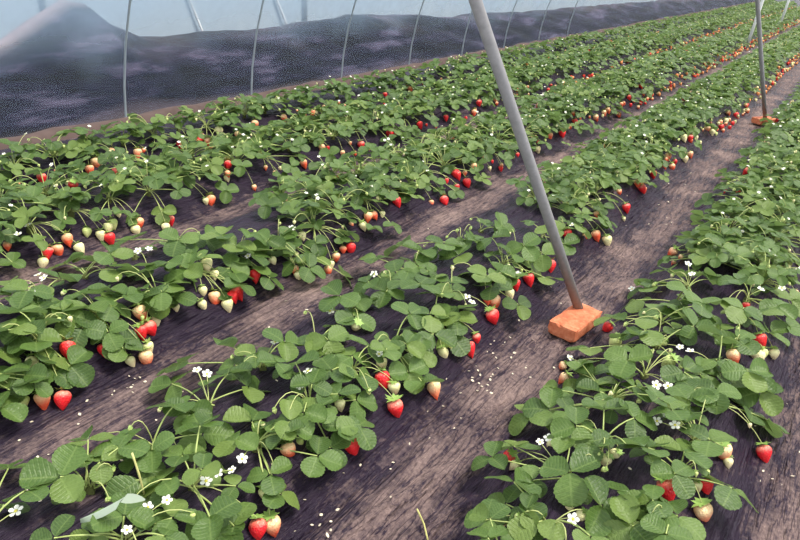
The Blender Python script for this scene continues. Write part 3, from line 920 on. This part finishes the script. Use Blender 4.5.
# the rest of the rows, too far and too many to tell apart: real leaves and fruit in one object
VV, FF, UU, MI = [], [], [], []
LOWB = berry_data(3, 6, 4)
off = 0
def put(V, Fc, UV, mx, mi):
    global off
    A = np.asarray(V) @ np.array(mx.to_3x3()).T + np.array(mx.translation)
    VV.append(A)
    UU.append(np.asarray(UV) if UV is not None else np.full((len(A), 2), 0.3))
    for f in Fc: FF.append(tuple(i + off for i in f)); MI.append(mi)
    off += len(A)
QUADF = ([(0.3 * math.cos(0), 0, 0)] + [(math.cos(k * 1.2566), math.sin(k * 1.2566), 0.1) for k in range(5)], [(1, 2, 3, 4, 5)])
for pl in MASS:
    for (p, L) in pl.leaves:
        q = p - pl.p
        mx = Matrix.Translation(Vector(p)) @ Matrix.Rotation(math.atan2(q[1], q[0]) + uni(-.5, .5), 4, 'Z') @ Matrix.Rotation(uni(0, .55), 4, 'Y') @ Matrix.Rotation(uni(-.3, .3), 4, 'X') @ Matrix.Diagonal((L, L, L, 1))
        put(*random.choice(TRI_LOW), mx, 0)
    for (p, w, k) in pl.berries:
        ax = berry_axis(p, pl.bed)
        Lb = w * 1.3
        mx = Matrix.Translation(Vector(p) - ax * Lb * .5) @ (-ax).to_track_quat('Z', 'Y').to_matrix().to_4x4() @ Matrix.Diagonal((Lb, Lb, Lb, 1))
        put(*LOWB, None, mx, 1 + 'rowg'.index(k))
    for (p, r) in pl.flowers:
        put(*QUADF, None, Matrix.Translation(Vector(p)) @ Euler((uni(-.4, .4), uni(-.4, .4), 0)).to_matrix().to_4x4() @ Matrix.Diagonal((r, r, r, 1)), 5)
M_FARB = {k: simple('far_berry_' + k, c, 0.4, 0.4, 0.2, 20) for k, c in (('r', (0.86, 0.06, 0.04)), ('o', (0.92, 0.32, 0.11)), ('w', (0.92, 0.72, 0.36)), ('g', (0.66, 0.70, 0.26)))}
o = link('far_strawberry_foliage', mesh('far_strawberry_foliage', np.concatenate(VV), FF, [M_LEAFI] + [M_FARB[k] for k in 'rowg'] + [M_PETAL], MI, np.concatenate(UU)))
tag(o, 'distant mass of strawberry leaves and berries where the rows run together', 'foliage', kind='stuff')

# ------------------------------------------------------------------ small things on the mulch
VV, FF = [], []
spots = []
for (px, py, n_, s) in ((345,478,14,26),(312,520,10,16),(500,350,16,16),(486,378,12,12),(478,388,10,8),(395,455,6,30),(100,420,14,30),(130,385,14,16),(60,425,10,30),(270,310,8,20),(640,220,12,22),(680,185,12,18),(715,150,12,14),(450,150,6,30),(430,215,8,30),(780,470,10,18),(775,420,8,18),(300,440,8,40),(70,505,8,20),(560,300,6,25),(450,400,8,30),(535,380,10,20),(560,130,6,30),(455,265,6,10),(280,395,8,20),(590,470,6,30),(30,270,6,15)):
    for k in range(int(n_ * 1.15)):
        spots.append((random.gauss(px, s * 1.1), random.gauss(py, s * .8)))
for (px, py) in spots:
    p, t = drop(px, py, 0.004)
    p[2] += lift(p) + 0.003
    r = uni(0.003, 0.0065)
    e = Euler((uni(-.5, .5), uni(-.5, .5), rnd() * 6.28)).to_matrix()
    o0 = len(VV)
    for k in range(6):
        a = k * math.pi / 3
        VV.append(tuple(Vector(p) + e @ Vector((r * math.cos(a) * (1.2 if k in (0, 3) else 1), r * .75 * math.sin(a), 0.15 * r * (k % 2)))))
    FF.append(tuple(range(o0, o0 + 6)))
tag(link('fallen_petals', mesh('fallen_petals', VV, FF, [simple('fallen_petal', (0.62, 0.54, 0.42), 0.7, 0.2, 0.2)])), 'scattered small whitish petals fallen on the black mulch', 'petals', kind='stuff')

# withered leaf lying upside down among the near plants
pts = [drop(*q)[0] for q in ((80,519,.07),(103,511,.12),(124,498,.17),(118,504,.13),(145,500,.16))]
a, b_, c, d, e = [np.array(p) for p in pts]
V, Fc = [], []
N = 8
for i in range(N):
    s = i / (N - 1)
    ctr = (1 - s) ** 2 * a + 2 * s * (1 - s) * b_ + s * s * c
    wd = 0.030 * s ** 0.85 if s < 0.8 else 0.022
    for k, v in enumerate((-1, -.4, .4, 1)):
        V.append(ctr + np.array([0.35, 0.75, 0.55]) * wd * v + np.array([0, 0, -0.012 * (abs(v) > .5)]))
for i in range(N - 1):
    for k in range(3):
        q = i * 4 + k
        Fc.append((q, q + 4, q + 5, q + 1))
o0 = len(V)
for i in range(5):
    s = i / 4
    ctr = (1 - s) * c + s * e
    wd = 0.016 * math.sin(math.pi * (0.35 + 0.6 * s))
    V += [ctr + np.array([.2, .5, .6]) * wd, ctr - np.array([.2, .5, .6]) * wd]
for i in range(4): Fc.append((o0 + 2 * i, o0 + 2 * i + 2, o0 + 2 * i + 3, o0 + 2 * i + 1))
o = link('withered_leaf', mesh('withered_leaf', V, Fc, [M_DRY]))
tag(o, 'folded grey-green withered leaf lying upside down on the near plants', 'leaf')
# cut straw-coloured stalks and a cord on the furrow
def px_tube(name, pxs, r, material, label, cat, group=None, sides=6):
    pts = [drop(*q)[0] for q in pxs]
    P = []
    for i in range(len(pts) - 1):
        for t in (0, .33, .66): P.append(pts[i] * (1 - t) + pts[i + 1] * t)
    P.append(pts[-1])
    o = tube(name, P, r, material, sides=sides)
    return tag(o, label, cat, group)
px_tube('cut_stalk', [(144,494,.03),(139,474,.09),(132,453,.15)], 0.0028, M_STRAW, 'tall yellowish bare stalk standing beside the withered leaf', 'stalk', 'bare stalks')
px_tube('cut_stalk', [(428,541,.03),(424,524,.06),(417,509,.10)], 0.0024, M_STRAW, 'thin bare stalk at the bottom edge in the furrow beside the bed', 'stalk', 'bare stalks')
px_tube('black_cord', [(714,131,.006),(722,136,.006),(733,141,.006),(746,144,.006)], 0.008, M_CORD, 'black cord trailing across the furrow near the distant brick', 'cord')
